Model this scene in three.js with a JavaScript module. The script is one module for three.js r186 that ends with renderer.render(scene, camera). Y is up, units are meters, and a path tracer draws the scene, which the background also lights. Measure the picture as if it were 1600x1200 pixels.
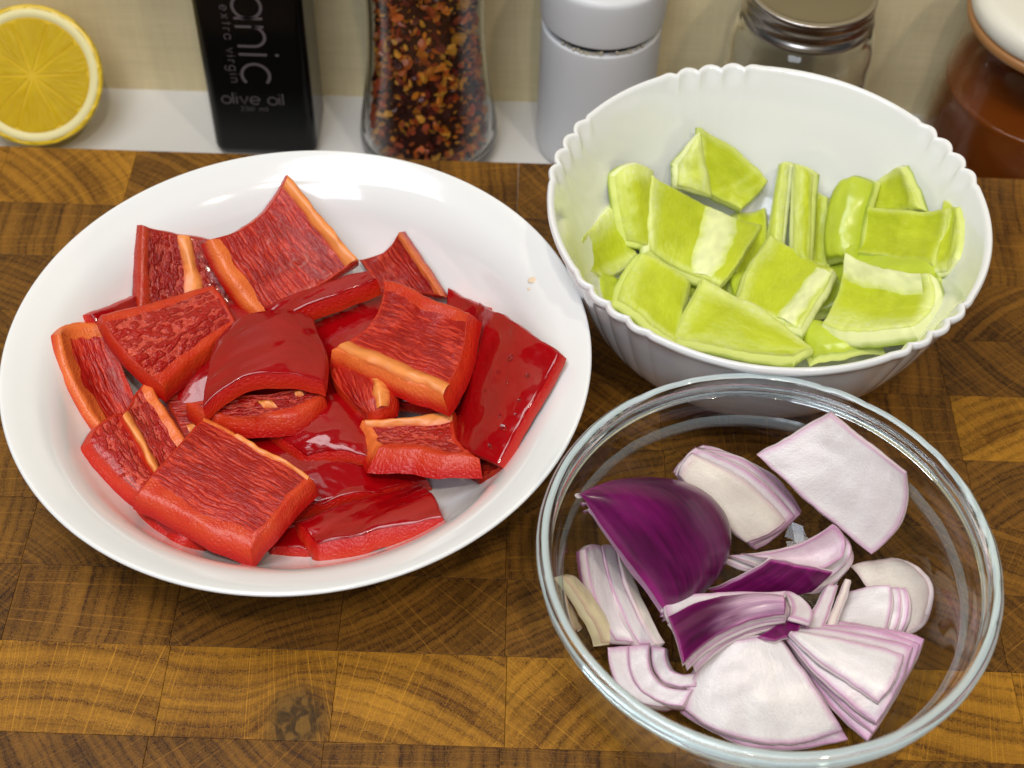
import * as THREE from 'three';
import { mergeGeometries } from 'three/addons/utils/BufferGeometryUtils.js';
import { RoundedBoxGeometry } from 'three/addons/geometries/RoundedBoxGeometry.js';
import { RectAreaLightUniformsLib } from 'three/addons/lights/RectAreaLightUniformsLib.js';
RectAreaLightUniformsLib.init();

// ---------------------------------------------------------------- camera, light, exposure
const scene = new THREE.Scene();
const camera = new THREE.PerspectiveCamera(29.24, 4 / 3, 0.02, 12);
camera.position.set(0, 0.475, 0.3985);
camera.rotation.set(THREE.MathUtils.degToRad(-50), 0, 0);
camera.rotateZ(THREE.MathUtils.degToRad(1.85));
camera.focus = 0.545;
camera.userData.fStop = 12;
const renderer = new THREE.WebGLRenderer({ antialias: true });
renderer.setSize(1024, 768);
renderer.toneMapping = THREE.LinearToneMapping;
renderer.toneMappingExposure = 0.75;
renderer.shadowMap.enabled = true;

scene.background = new THREE.Color().setRGB(0.05, 0.053, 0.056);        // the dim, pale room
function panel(color, intensity, w, h, from, to) {
  const l = new THREE.RectAreaLight(color, intensity, w, h);
  l.position.set(...from); l.lookAt(...to); scene.add(l);
}
panel(0xf6f8fa, 11.5, 0.7, 0.5, [-0.34, 1.25, 0.24], [-0.02, 0, 0]);      // ceiling light over the worktop
panel(0xf4f7ff, 0.07, 2.6, 2.2, [0.1, 1.75, 0.3], [0.1, 0, 0.3]);           // the ceiling it lights
panel(0xe9f1ff, 8.5, 0.5, 0.6, [-0.3, 1.15, 1.0], [0, 0, 0]);               // window behind the camera
for (const [x, y, z] of [[0.12, 1.5, 0.75], [0.62, 1.5, 0.75]]) {            // two ceiling spots behind the camera
  const s = new THREE.SpotLight(0xfff1dc, 2.2, 0, 0.6, 0.6, 2);
  s.position.set(x, y, z); s.target.position.set(0.05, 0, 0); s.castShadow = true; s.shadow.radius = 2;
  scene.add(s, s.target);
}

// ---------------------------------------------------------------- helpers
const mm = (a) => new THREE.Vector3(a[0] / 1000, a[1] / 1000, a[2] / 1000);
const V = (x, y, z) => new THREE.Vector3(x, y, z);
let seed = 7;
const rnd = () => { seed = (seed * 1664525 + 1013904223) >>> 0; return seed / 4294967296; };
const rr = (a, b) => a + (b - a) * rnd();
const clamp = (x, a = 0, b = 1) => Math.min(b, Math.max(a, x));
const sst = (a, b, x) => { const t = clamp((x - a) / (b - a)); return t * t * (3 - 2 * t); };
function hash(x, y, z = 0) {
  let h = (Math.imul(x | 0, 374761393) + Math.imul(y | 0, 668265263) + Math.imul(z | 0, 2147483647 - 19)) | 0;
  h = Math.imul(h ^ (h >>> 13), 1274126177); h ^= h >>> 16;
  return (h >>> 0) / 4294967296;
}
function noise(x, y, z = 0) {
  const X = Math.floor(x), Y = Math.floor(y), fx = x - X, fy = y - Y, u = fx * fx * (3 - 2 * fx), v = fy * fy * (3 - 2 * fy);
  const a = hash(X, Y, z), b = hash(X + 1, Y, z), c = hash(X, Y + 1, z), d = hash(X + 1, Y + 1, z);
  return a + (b - a) * u + (c - a) * v + (a - b - c + d) * u * v;
}
const fbm = (x, y, z = 0, n = 4) => { let s = 0, a = 0.5; for (let i = 0; i < n; i++) { s += a * noise(x, y, z + i * 17); x *= 2.03; y *= 2.03; a *= 0.5; } return s / (1 - Math.pow(0.5, n)); };
function noise3(p, z) { return V(noise(p.x, p.y + p.z * 0.7, z) - 0.5, noise(p.y, p.z + p.x * 0.7, z + 5) - 0.5, noise(p.z, p.x + p.y * 0.7, z + 9) - 0.5); }
const toByte = (l) => { l = clamp(l); return Math.round(255 * (l <= 0.0031308 ? l * 12.92 : 1.055 * Math.pow(l, 1 / 2.4) - 0.055)); };
function texture(w, h, at, srgb) {                                      // at(x, y in 0..1) gives linear [r, g, b] or one number
  const d = new Uint8Array(w * h * 4);
  for (let j = 0; j < h; j++) for (let i = 0; i < w; i++) {
    const c = at((i + 0.5) / w, (j + 0.5) / h), k = (j * w + i) * 4;
    for (let q = 0; q < 3; q++) d[k + q] = srgb ? toByte(c[q]) : Math.round(255 * clamp(c.length ? c[q] : c));
    d[k + 3] = 255;
  }
  const t = new THREE.DataTexture(d, w, h);
  t.wrapS = t.wrapT = THREE.MirroredRepeatWrapping; t.magFilter = THREE.LinearFilter; t.minFilter = THREE.LinearFilter;
  if (srgb) t.colorSpace = THREE.SRGBColorSpace;
  t.needsUpdate = true; return t;
}
const rgb = (r, g, b) => new THREE.Color().setRGB(r, g, b);
const hex = (h) => { const c = new THREE.Color(h); return [c.r, c.g, c.b]; };
const mix3 = (a, b, t) => [a[0] + (b[0] - a[0]) * t, a[1] + (b[1] - a[1]) * t, a[2] + (b[2] - a[2]) * t];
const phys = (o) => new THREE.MeshPhysicalMaterial({ side: THREE.DoubleSide, ...o });
const names = new Map();
function numbered(n) { const k = names.get(n) || 0; names.set(n, k + 1); return k ? n + '_' + String(k).padStart(3, '0') : n; }
function tag(o, label, category, group) { o.userData = { label, category }; if (group) o.userData.group = group; return o; }
function thing(name, label, category, at = V(0, 0, 0), group) {
  const g = new THREE.Group(); g.name = numbered(name); g.position.copy(at); scene.add(g); return tag(g, label, category, group);
}
function part(name, geo, mat, parent) {
  const m = new THREE.Mesh(geo, mat); m.name = name; m.castShadow = m.receiveShadow = true; parent.add(m); return m;
}
function structure(name, geo, mat) { const m = part(name, geo, mat, scene); m.name = numbered(name); m.userData.kind = 'structure'; return m; }
function lathe(pts, seg = 160) { return new THREE.LatheGeometry(pts.map(([r, y]) => new THREE.Vector2(r / 1000, y / 1000)), seg); }
function smooth(pts, n = 6) {                                            // a rounded version of a profile in millimetres
  const c = new THREE.CatmullRomCurve3(pts.map(([x, y]) => V(x, y, 0)), false, 'centripetal');
  return c.getPoints(pts.length * n).map((p) => [Math.max(0, p.x), p.y]);
}

// ---------------------------------------------------------------- the worktop, the wall and the board
const linen = texture(1024, 512, (x, y) => {
  const X = x * 300, Y = y * 150, n = 0.55 * fbm(X * 0.05, Y * 0.9, 3, 4) + 0.25 * noise(X * 0.9, Y * 0.05, 8) + 0.2 * noise(X * 2.2, Y * 2.2, 4), band = fbm(X * 0.012, Y * 0.05, 6, 3);
  return mix3([0.55, 0.465, 0.262], [0.78, 0.672, 0.42], clamp(n * 0.75 + band * 0.6 - 0.2));
}, true);
{
  const g = new THREE.PlaneGeometry(1.5, 0.75); g.translate(0, 0.33, -0.2405);
  const uv = g.attributes.uv; for (let i = 0; i < uv.count; i++) uv.setXY(i, uv.getX(i) * 5, uv.getY(i) * 5);
  structure('wall', g, new THREE.MeshStandardMaterial({ map: linen, roughness: 0.5 }));
  const c = new THREE.BoxGeometry(1.5, 0.04, 0.9); c.translate(0, -0.065, 0.209);
  structure('countertop', c, new THREE.MeshStandardMaterial({ color: rgb(0.62, 0.605, 0.575), roughness: 0.35 }));
}
// End grain: growth rings about a far pith, thin pale rays across them, pores along them.
const BW = 61.3, BH = 34.5;
function endGrain(k, pithX, pithY, spacing, dark, light, knot) {
  const bump = [];
  const col = texture(576, 336, (x, y) => {
    const X = x * BW, Y = (1 - y) * BH;
    let dx = X - pithX, dy = Y - pithY, r = Math.hypot(dx, dy), ang = Math.atan2(dy, dx);
    let kd = 1;
    if (knot) { const q = Math.hypot((X - 49) * 1.0, (Y - 27) * 0.75); kd = sst(5, 15, q + 4 * fbm(X * 0.2, Y * 0.2, 91) - 2); r += (1 - kd) * 9 * (fbm(X * 0.16, Y * 0.16, 90) - 0.3) + 14 * Math.exp(-q * q / 120); }
    r += 1.7 * (fbm(X * 0.11, Y * 0.11, k * 7) - 0.5) + 0.5 * (noise(X * 0.5, Y * 0.5, k) - 0.5);
    const R0 = Math.hypot(BW / 2 - pithX, BH / 2 - pithY), a = ang * R0 + 0.5 * (fbm(X * 0.1, Y * 0.1, k + 3) - 0.5);
    const ringN = r / spacing + 0.9 * noise(r / spacing * 0.6, 1, k), f = ringN - Math.floor(ringN), tone = hash(Math.floor(ringN), k, 2);
    const q1 = noise(ringN * 3.1, a * 0.02, k + 60), q2 = noise(r * 2.6, a * 0.05, k + 61);
    let t = 0.40 + 0.42 * (tone - 0.5) + 0.2 * sst(0, 0.3, f) * (1 - sst(0.5, 1, f)) - 0.16 * sst(0.9, 0.985, f) * (0.3 + tone) + 0.2 * (q1 - 0.5) + 0.24 * (q2 - 0.5);
    t += 0.75 * (fbm(X * 0.05, Y * 0.05, k + 40) - 0.5) + 0.22 * (noise(a * 7, r * 0.5, k + 5) - 0.5) + 0.25 * (fbm(X * 0.6, Y * 0.6, k + 44) - 0.5);
    const early = 1 - sst(0.05, 0.55, f);
    const pore = noise(a * 3.2 + 3 * noise(r * 0.8, a * 0.2, k), r * 5.5, k + 11);
    t -= (0.2 + 0.38 * early) * sst(0.52, 0.78, pore);
    t += 0.26 * (noise(X * 8, Y * 8, k) - 0.5) + 0.24 * (noise(a * 1.3, r * 7, k + 19) - 0.5);
    let ray = 0;
    for (const [sp, w, s] of [[4.6, 0.17, 0.95], [1.5, 0.11, 0.55], [0.75, 0.08, 0.28]]) {
      const c = Math.floor(a / sp), pos = (c + 0.2 + 0.6 * hash(c, k, 31 + sp * 10)) * sp + 0.25 * (noise(r * 0.12, c, k) - 0.5);
      const on = hash(c, k, 77) * (0.45 + 0.9 * noise(r * 0.14, c * 3.1, k + 8));
      ray = Math.max(ray, s * on * (1 - sst(w * 0.4, w * 1.3, Math.abs(a - pos))));
    }
    t = clamp(t + ray * 0.95, -0.15, 1.25);
    let c = mix3(dark, light, t);
    if (knot) c = mix3(mix3([0.012, 0.008, 0.004], [0.17, 0.085, 0.016], clamp(0.15 + 1.1 * sst(0.35, 0.75, fbm(X * 0.45 + 2 * noise(X * 0.3, Y * 0.3), Y * 0.3, 95)))), c, clamp(kd + 0.12));
    bump.push(0.5 - 0.3 * early * sst(0.58, 0.85, pore) + 0.12 * ray);
    return c;
  }, true);
  let q = 0; const h = texture(576, 336, () => bump[q++], false);
  return new THREE.MeshPhysicalMaterial({ map: col, bumpMap: h, bumpScale: 0.00022, roughness: 0.45, specularIntensity: 0.55 });
}
const GOLD = [[0.115, 0.042, 0.003], [0.415, 0.186, 0.016]], MID = [[0.058, 0.021, 0.0025], [0.25, 0.107, 0.013]], DARK = [[0.04, 0.0145, 0.0025], [0.205, 0.086, 0.011]];
const grain = {
  gold: [[-14, 132, 4.6], [70, -120, 5.2], [20, 150, 6.5], [-60, 110, 5.5]].map(([x, y, s], i) => endGrain(i + 1, x, y, s, ...GOLD)),
  knot: [endGrain(9, 20, -120, 5.5, ...GOLD, true)],
  mid: [[190, 30, 4.2], [-150, 10, 4.8], [90, 95, 3.6], [-45, -70, 3.2]].map(([x, y, s], i) => endGrain(i + 20, x, y, s, ...MID)),
  dark: [[100, 80, 2.8], [-20, 120, 3.4], [25, 140, 4.0], [130, -60, 3.0]].map(([x, y, s], i) => endGrain(i + 40, x, y, s, ...DARK)),
};
{
  const board = thing('cutting_board', 'oiled end-grain wooden cutting board of brown and golden blocks under the bowls', 'cutting board', V(0, -0.045, 0));
  const Z = [-139.5, -101, -67, -33.3, -1.8, 32.5, 65.7, 96.5, 129.4, 165.5, 200];
  const rows = ['ggmmmmmmmdm', 'mmmdmdmmmmm', 'mdmmmmmmmdd', 'mmdmdmmmdmd', 'mmdmmmdmgdm', 'dmmdmdmdddm', 'mmdmmmmdmgg', 'mdmdmmddmdm', 'gggkggggggg', 'mmdmmmmmmmm'];
  rows.forEach((row, j) => {
    const z0 = Z[j] + 0.06, z1 = Z[j + 1] - 0.06;
    for (let i = 0; i < 10; i++) {
      const x0 = -305.9 + i * BW + (j % 3 - 1) * 0.8, w = (BW - 0.12) / 1000, d = (z1 - z0) / 1000;
      const g = new RoundedBoxGeometry(w, 0.045, d, 1, 0.00015); const p = g.attributes.position, uv = g.attributes.uv, flip = hash(i, j, 5) > 0.5 ? -1 : 1, trim = hash(j, i, 8) * 0.05;
      for (let q = 0; q < p.count; q++) uv.setXY(q, 0.5 + flip * p.getX(q) / w * 0.95 + trim * 0.4, 0.5 - p.getZ(q) / d * 0.95 + trim * 0.4 * flip);
      const kinds = { m: grain.mid, d: grain.dark, g: grain.gold, k: grain.knot }[row[i]];
      if (row[i] === 'k') for (let q = 0; q < p.count; q++) uv.setXY(q, 0.5 + p.getX(q) / w, 0.5 - p.getZ(q) / d);
      const m = part('wood_block', g, kinds[(i * 3 + j * 5 + (i * j) % 2) % kinds.length], board);
      m.position.set((x0 + BW / 2) / 1000, 0.0225 - 0.00015 * hash(i, j, 3), (z0 + z1) / 2000);
    }
  });
}

// ---------------------------------------------------------------- the three bowls
const opal = phys({ color: rgb(0.84, 0.85, 0.85), roughness: 0.12, clearcoat: 0.6, clearcoatRoughness: 0.05 });
{
  const b = thing('white_bowl', 'wide plain white bowl holding the cut red pepper', 'bowl', V(-0.0811, 0, 0.0298));
  const inner = [[0, 9], [50, 9.5], [66, 13], [78, 22], [86.5, 33], [92.5, 42.6], [98, 48.4], [104, 52.2], [108.5, 54.6]];
  const outer = [[111, 54.6], [110.6, 53.4], [104, 49.8], [98, 46], [93.5, 38], [88, 28], [80, 17], [68, 8], [55, 4], [52, 0.6], [47, 0.4], [45, 3.5], [0, 4.5]];
  part('bowl_body', lathe(smooth([...inner, [110.3, 55.2], ...outer], 7), 220), opal, b);
  const juice = phys({ color: rgb(0.80, 0.64, 0.47), roughness: 0.2 });
  for (const [p, s] of [[[-73.7,52,-47.6], 2.2], [[-55.6,44,-46.1], 2.4], [[7,45,-14.2], 2.2], [[6,45,-11.3], 1.2], [[-158.1,45,-5.1], 1.8]]) {
    const g = new THREE.SphereGeometry(s / 1000, 14, 8); g.scale(1, 0.12, 0.7);
    const m = part('juice_spot', g, juice, b); const q = mm(p).sub(b.position); m.position.copy(q);
    const r = Math.hypot(q.x, q.z) * 1000; let y = 55; for (let i = 1; i < inner.length; i++) if (r < inner[i][0]) { const t = (r - inner[i - 1][0]) / (inner[i][0] - inner[i - 1][0]); y = inner[i - 1][1] + t * (inner[i][1] - inner[i - 1][1]); break; }
    m.position.y = y / 1000 + 0.0001; m.rotation.set(-q.z * 4.5, 0, q.x * 4.5);
  }
}
{
  const b = thing('fluted_bowl', 'white bowl with scalloped rim and fluted sides holding green pepper', 'bowl', V(0.0996, 0, -0.0355));
  const prof = smooth([[0, 8], [40, 8.6], [55, 15], [65.5, 27], [73.5, 44], [79.5, 60], [84, 71], [85.8, 74.4], [87.4, 74.9], [88.2, 73.2], [86.4, 69], [83, 58], [77.5, 42], [69.5, 25], [59, 12], [48, 5], [45, 1], [41, 0.6], [39, 3.6], [0, 4.4]], 6);
  const NA = 720, groups = [24, 102, 159, 222, 311], pos = [], idx = [];
  const rimAt = prof.findIndex(([r]) => r > 87.3);
  for (let i = 0; i <= NA; i++) {
    const th = i / NA * Math.PI * 2, deg = i / NA * 360;
    let env = 0; for (const g of groups) { let d = Math.abs(deg - g); d = Math.min(d, 360 - d); env = Math.max(env, 1 - sst(9, 17, d)); }
    const w = Math.abs(Math.cos(deg / 6.8 * Math.PI)), bead = (Math.pow(w, 0.8) - 0.55) * env, lobe = Math.cos(deg / 14.5 * Math.PI * 2) * (1 - env);
    prof.forEach(([r, y], k) => {
      const up = sst(8, 72, y), rim = sst(66, 74, y), out = k >= rimAt;
      const a = out ? (0.9 + 1.4 * rim) * up * (y < 6 ? 0 : 1) : 2.3 * rim + 0.15 * up;
      const R = r + a * bead + (out ? 0.25 * lobe * up * (1 - rim) : 0.0), Y = y + rim * (0.75 * bead);
      pos.push(R * Math.cos(th) / 1000, Y / 1000, -R * Math.sin(th) / 1000);
    });
  }
  const n = prof.length;
  for (let i = 0; i < NA; i++) for (let k = 0; k < n - 1; k++) { const a = i * n + k, c = a + n; idx.push(a, a + 1, c, a + 1, c + 1, c); }
  const g = new THREE.BufferGeometry(); g.setAttribute('position', new THREE.Float32BufferAttribute(pos, 3)); g.setIndex(idx); g.computeVertexNormals();
  part('bowl_body', g, opal, b);
}
{
  const b = thing('glass_bowl', 'clear glass bowl with thick rim holding the cut red onion', 'bowl', V(0.0864, 0, 0.1258));
  const wall = phys({ side: THREE.FrontSide, color: rgb(0.975, 0.99, 0.99), transmission: 1, thickness: 0, ior: 1.5, roughness: 0, specularIntensity: 0.7 });
  const clear = phys({ side: THREE.FrontSide, color: rgb(0.985, 0.995, 1), transmission: 1, thickness: 0.004, ior: 1.5, roughness: 0, attenuationColor: rgb(0.80, 0.93, 0.93), attenuationDistance: 0.06 });
  part('bowl_body', lathe(smooth([[0, 0.8], [36, 0.8], [41, 0.5], [45, 0.8], [53, 4], [61, 11], [66.5, 21], [69.8, 36], [72.4, 50], [73.6, 56], [74.2, 61.8], [71.2, 62], [69.6, 56], [67.8, 50], [65.6, 34], [62, 20], [55.5, 10.5], [46, 6.2], [36, 5], [0, 5]], 7), 240), wall, b);
  part('rim', lathe(smooth([[71.3, 62.2], [74.2, 62.1], [75.2, 62.6], [74.9, 63.6], [75.9, 64.8], [75.7, 66], [76.4, 67.6], [76.1, 69.4], [75.2, 70.7], [73.8, 70.9], [72.6, 70.2], [71.9, 68.6], [71.6, 66], [71.3, 62.2]], 6), 240), clear, b);
  const edge = phys({ color: rgb(0.80, 0.95, 0.98), transmission: 0.5, thickness: 0, roughness: 0.35, clearcoat: 1, clearcoatRoughness: 0.03 });  // cloudy pale tint: the bright highlight lines of the rim, painted as thin rings
  const band = (pts) => { const g = lathe(smooth(pts, 5), 360), p = g.attributes.position; for (let i = 0; i < p.count; i++) { const x = p.getX(i), z = p.getZ(i), a = Math.atan2(z, x), k = 1 + 0.004 * (noise(a * 9 + 40, p.getY(i) * 300, 3) - 0.5); p.setXYZ(i, x * k, p.getY(i) + 0.0005 * (noise(a * 14 + 90, 2, 7) - 0.5), z * k); } g.computeVertexNormals(); return g; };
  part('ridge_highlight', band([[75.95, 69.9], [76.55, 69.0], [76.7, 67.9], [76.5, 67]]), edge, b);
  part('ridge_highlight', band([[72.9, 70.7], [73.6, 71.15], [74.5, 71.15], [75.1, 70.95]]), edge, b);
  part('ridge_highlight', band([[76.1, 65.1], [76.15, 64.7], [75.9, 64.3]]), edge, b);
  part('ridge_highlight', band([[75.4, 62.7], [75.35, 62.3], [74.9, 61.9]]), edge, b);
  part('inner_ledge', band([[68.9, 54.6], [67.6, 53.2], [67.0, 51.6], [67.3, 50]]), phys({ color: rgb(0.84, 0.96, 1), transmission: 0.9, thickness: 0, roughness: 0.2, clearcoat: 1, clearcoatRoughness: 0.03 }), b);  // ledge ring whose pale tint paints the bright line of light along it
}

// ---------------------------------------------------------------- cut vegetables: a bent slab with a face, a back and cut sides
// q: four corners of the visible face in millimetres (u runs 0 to 1, v runs 1 to 2); bow, grow per side 01, 12, 23, 30
let patches = 0;
function slab(o) {
  const [A, B, C, D] = o.q.map(mm), id = ++patches * 13, t = (o.t ?? 6) / 1000, bow = (o.bow ?? [0, 0, 0, 0]).map((x) => x / 1000), grow = (o.grow ?? [1.5, 1.5, 1.5, 1.5]).map((x) => x / 1000), bend = (o.bend ?? [0, 0]).map((x) => x / 1000);
  const N = V(0, 0, 0).crossVectors(C.clone().sub(A), D.clone().sub(B)).normalize(); let flip = false;
  if (N.dot(V(0, 0.766, 0.643)) < 0) { N.negate(); flip = true; }
  const cen = A.clone().add(B).add(C).add(D).multiplyScalar(0.25);
  const side = (P, Q) => { const e = Q.clone().sub(P).cross(N).normalize(); if (e.dot(P.clone().add(Q).multiplyScalar(0.5).sub(cen)) < 0) e.negate(); return e; };
  const out = [side(A, B), side(B, C), side(C, D), side(D, A)];
  const edge = (P, Q, k, s) => P.clone().lerp(Q, s).addScaledVector(out[k], bow[k] * 4 * s * (1 - s));
  const lu = (A.distanceTo(B) + C.distanceTo(D)) / 2, lv = (B.distanceTo(C) + D.distanceTo(A)) / 2, wob = (o.wob ?? 0.9) / 1000;
  const S = (u, v) => {
    const p = edge(A, B, 0, u).multiplyScalar(1 - v).add(edge(D, C, 2, u).multiplyScalar(v)).add(edge(A, D, 3, v).multiplyScalar(1 - u)).add(edge(B, C, 1, v).multiplyScalar(u));
    p.addScaledVector(A, -(1 - u) * (1 - v)).addScaledVector(B, -u * (1 - v)).addScaledVector(C, -u * v).addScaledVector(D, -(1 - u) * v);
    p.addScaledVector(N, bend[0] * 4 * u * (1 - u) + bend[1] * 4 * v * (1 - v));
    if (o.dome) { const k = Math.pow(Math.max(0, 1 - Math.pow(Math.abs(2 * u - 1), 2.4)) * Math.max(0, 1 - Math.pow(Math.abs(2 * v - 1), 2.4)), 0.5); p.addScaledVector(N, o.dome / 1000 * k); }
    const n = noise3(p.clone().multiplyScalar(85), id).multiplyScalar(wob * 2).add(noise3(p.clone().multiplyScalar(330), id + 3).multiplyScalar(wob * 0.7));
    return p.add(n);
  };
  const R = (o.round ?? 1.0) / 1000, M = o.fine ?? 22;
  const stops = (len) => { const e = Math.min(0.2, R / len), a = [0, e * 0.12, e * 0.4, e]; for (let i = 1; i < M; i++) a.push(e + (1 - 2 * e) * i / M); return [...a, 1 - e, 1 - e * 0.4, 1 - e * 0.12, 1]; };
  const us = stops(lu), vs = stops(lv);
  const drop = (d) => d >= R ? 0 : R * (1 - Math.sqrt(Math.max(0, 1 - (1 - d / R) ** 2)));
  const dist = (u, v) => Math.min(u * lu, (1 - u) * lu, v * lv, (1 - v) * lv);
  const normalAt = (u, v) => { const e = 0.03, a = S(Math.min(1, u + e), v).sub(S(Math.max(0, u - e), v)), c = S(u, Math.min(1, v + e)).sub(S(u, Math.max(0, v - e))); const n = a.cross(c).normalize(); return n.dot(N) < 0 ? n.negate() : n; };
  const back = (u, v) => S(u, v).addScaledVector(o.dome ? normalAt(u, v) : N, -t).addScaledVector(out[0], grow[0] * (1 - v)).addScaledVector(out[1], grow[1] * u).addScaledVector(out[2], grow[2] * v).addScaledVector(out[3], grow[3] * (1 - u));
  const front = (u, v) => S(u, v).addScaledVector(N, -drop(dist(u, v)) * 0.7);
  const base = cen.clone(); let low = Infinity;
  for (const [u, v] of [[0, 0], [1, 0], [1, 1], [0, 1], [0.5, 0.5]]) low = Math.min(low, back(u, v).y, S(u, v).y); base.y = low;
  const ribTint = o.ribTint, off = [rnd() * 40, rnd() * 40], fib = o.fib === 'u';
  const margin = (k, x, len) => o.margin ? clamp((o.margin[k] * 0.8 * (0.75 + 0.5 * noise(x * 6, k * 7, id + 31)) + 0.25) / 1000 / len, 0, 0.42) : 0;
  const inset = (a, b) => [margin(3, b, lu) * (1 - a) + a * (1 - margin(1, b, lu)), margin(0, a, lv) * (1 - b) + b * (1 - margin(2, a, lv))];
  const sheet = (f, up, paint) => {
    const pos = [], uv = [], col = [], idx = [], nu = us.length;
    vs.forEach((vv) => us.forEach((uu) => { const [u, v] = up ? inset(uu, vv) : [uu, vv]; const p = f(u, v).sub(base); pos.push(p.x, p.y, p.z); const x = u * lu * 1000, y = v * lv * 1000; uv.push(((fib ? y : x) + off[0]) / 40, ((fib ? x : y) + off[1]) / 40); const c = paint ? paint(u, v) : [1, 1, 1]; col.push(...c); }));
    for (let j = 0; j < vs.length - 1; j++) for (let i = 0; i < nu - 1; i++) { const a = j * nu + i, b = a + 1, c = a + nu, d = c + 1; if (up !== flip) idx.push(a, d, b, a, c, d); else idx.push(a, b, d, a, d, c); }
    return build(pos, uv, col, idx);
  };
  const rim = (paint) => {
    const gs = [], K = 4, T = o.margin ? 4 : 0, end = (s) => Math.sin(Math.PI * clamp(s)) ** 0.5;
    [[(s) => [s, 0], 0, us], [(s) => [1, s], 1, vs], [(s) => [1 - s, 1], 2, us], [(s) => [0, 1 - s], 3, vs]].forEach(([f, k, ss]) => {
      const pos = [], uv = [], col = [], idx = [], n1 = T + K + 1; let x = 0, prev = null;
      ss.forEach((s) => {
        const [u, v] = f(s), [mu, mv] = inset(u, v), a = front(u, v), b = back(u, v); if (prev) x += a.distanceTo(prev) * 1000; prev = a;
        for (let j = 0; j < n1; j++) {
          const p = new THREE.Vector3(), w = Math.max(0, j - T) / K;
          if (j < T) { const q = j / T; p.copy(front(mu + (u - mu) * q, mv + (v - mv) * q)).addScaledVector(N, 0.0003 * Math.sin(Math.PI * q) * end(s)); }
          else p.copy(a).lerp(b, w).addScaledVector(out[k], 0.0005 * 4 * w * (1 - w) * end(s));
          p.add(noise3(p.clone().multiplyScalar(500), id).multiplyScalar(0.0002 * (j > T && j < n1 - 1 ? 1 : 0) * end(s))).sub(base);
          pos.push(p.x, p.y, p.z); uv.push(x / 40 + off[0] / 40, (j - T) * 0.04 + k * 0.3); col.push(...paint(j < T ? (j / T - 1) * 0.6 : w, s, k));
        }
      });
      for (let i = 0; i < ss.length - 1; i++) for (let j = 0; j < n1 - 1; j++) { const a = i * n1 + j, b = a + 1, c = a + n1, d = c + 1; if (flip) idx.push(a, b, d, a, d, c); else idx.push(a, d, b, a, c, d); }
      gs.push(build(pos, uv, col, idx));
    });
    return mergeGeometries(gs);
  };
  const rib = ([u0, v0, u1, v1, w, h]) => {
    const pos = [], uv = [], col = [], idx = [], L = 30, W = 12, du = (u1 - u0) * lu, dv = (v1 - v0) * lv, len = Math.hypot(du, dv), nx = -dv / len / lu, ny = du / len / lv;
    for (let i = 0; i <= L; i++) for (let j = 0; j <= W; j++) {
      const s = i / L, q = j / W * 2 - 1, ww = (w / 2000) * (0.8 + 0.4 * noise(i * 0.13, id, 3) + (q > 0 ? 0.16 : -0.16) * (noise(i * 0.3, id, 21) - 0.5)), hh = h / 1000 * (0.75 + 0.5 * noise(i * 0.14, id, 8));
      const u = clamp(u0 + (u1 - u0) * s + nx * q * ww, 0.004, 0.996), v = clamp(v0 + (v1 - v0) * s + ny * q * ww, 0.004, 0.996);
      const bell = Math.pow(Math.cos(q * Math.PI / 2), 1.4);
      const p = front(u, v).addScaledVector(N, hh * bell * (0.35 + 0.65 * Math.pow(Math.sin(Math.PI * clamp(s, 0.06, 0.94)), 0.4)) + (Math.abs(q) === 1 ? -0.00025 : 0.00008) + 0.00016 * bell * (noise(i * 0.9, j * 0.9, id) - 0.5)).sub(base);
      pos.push(p.x, p.y, p.z); uv.push(j / W * 0.15 + off[0], i / L * len * 25); const c = 0.86 + 0.24 * noise(i * 0.35, j * 0.6, id), e = 1 - sst(0.45, 1, Math.abs(q) + 0.25 * (noise(i * 0.8, j, id) - 0.5)); col.push(...ribTint(c, e));
    }
    for (let i = 0; i < L; i++) for (let j = 0; j < W; j++) { const a = i * (W + 1) + j, b = a + 1, c = a + W + 1, d = c + 1; idx.push(a, b, d, a, d, c); }
    return build(pos, uv, col, idx, N);
  };
  return { base, face: (paint) => sheet(front, true, paint), behind: (paint) => sheet(back, false, paint), rim, rib, dist, lu, lv, S, N, id };
}
function build(pos, uv, col, idx, towards) {
  const g = new THREE.BufferGeometry();
  g.setAttribute('position', new THREE.Float32BufferAttribute(pos, 3)); g.setAttribute('uv', new THREE.Float32BufferAttribute(uv, 2)); g.setAttribute('color', new THREE.Float32BufferAttribute(col, 3)); g.setIndex(idx); g.computeVertexNormals();
  if (towards) { const n = g.attributes.normal; let s = 0; for (let i = 0; i < n.count; i++) s += n.getX(i) * towards.x + n.getY(i) * towards.y + n.getZ(i) * towards.z; if (s < 0) { const a = g.index.array; for (let i = 0; i < a.length; i += 3) { const k = a[i]; a[i] = a[i + 1]; a[i + 1] = k; } g.computeVertexNormals(); } }
  return g;
}

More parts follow.
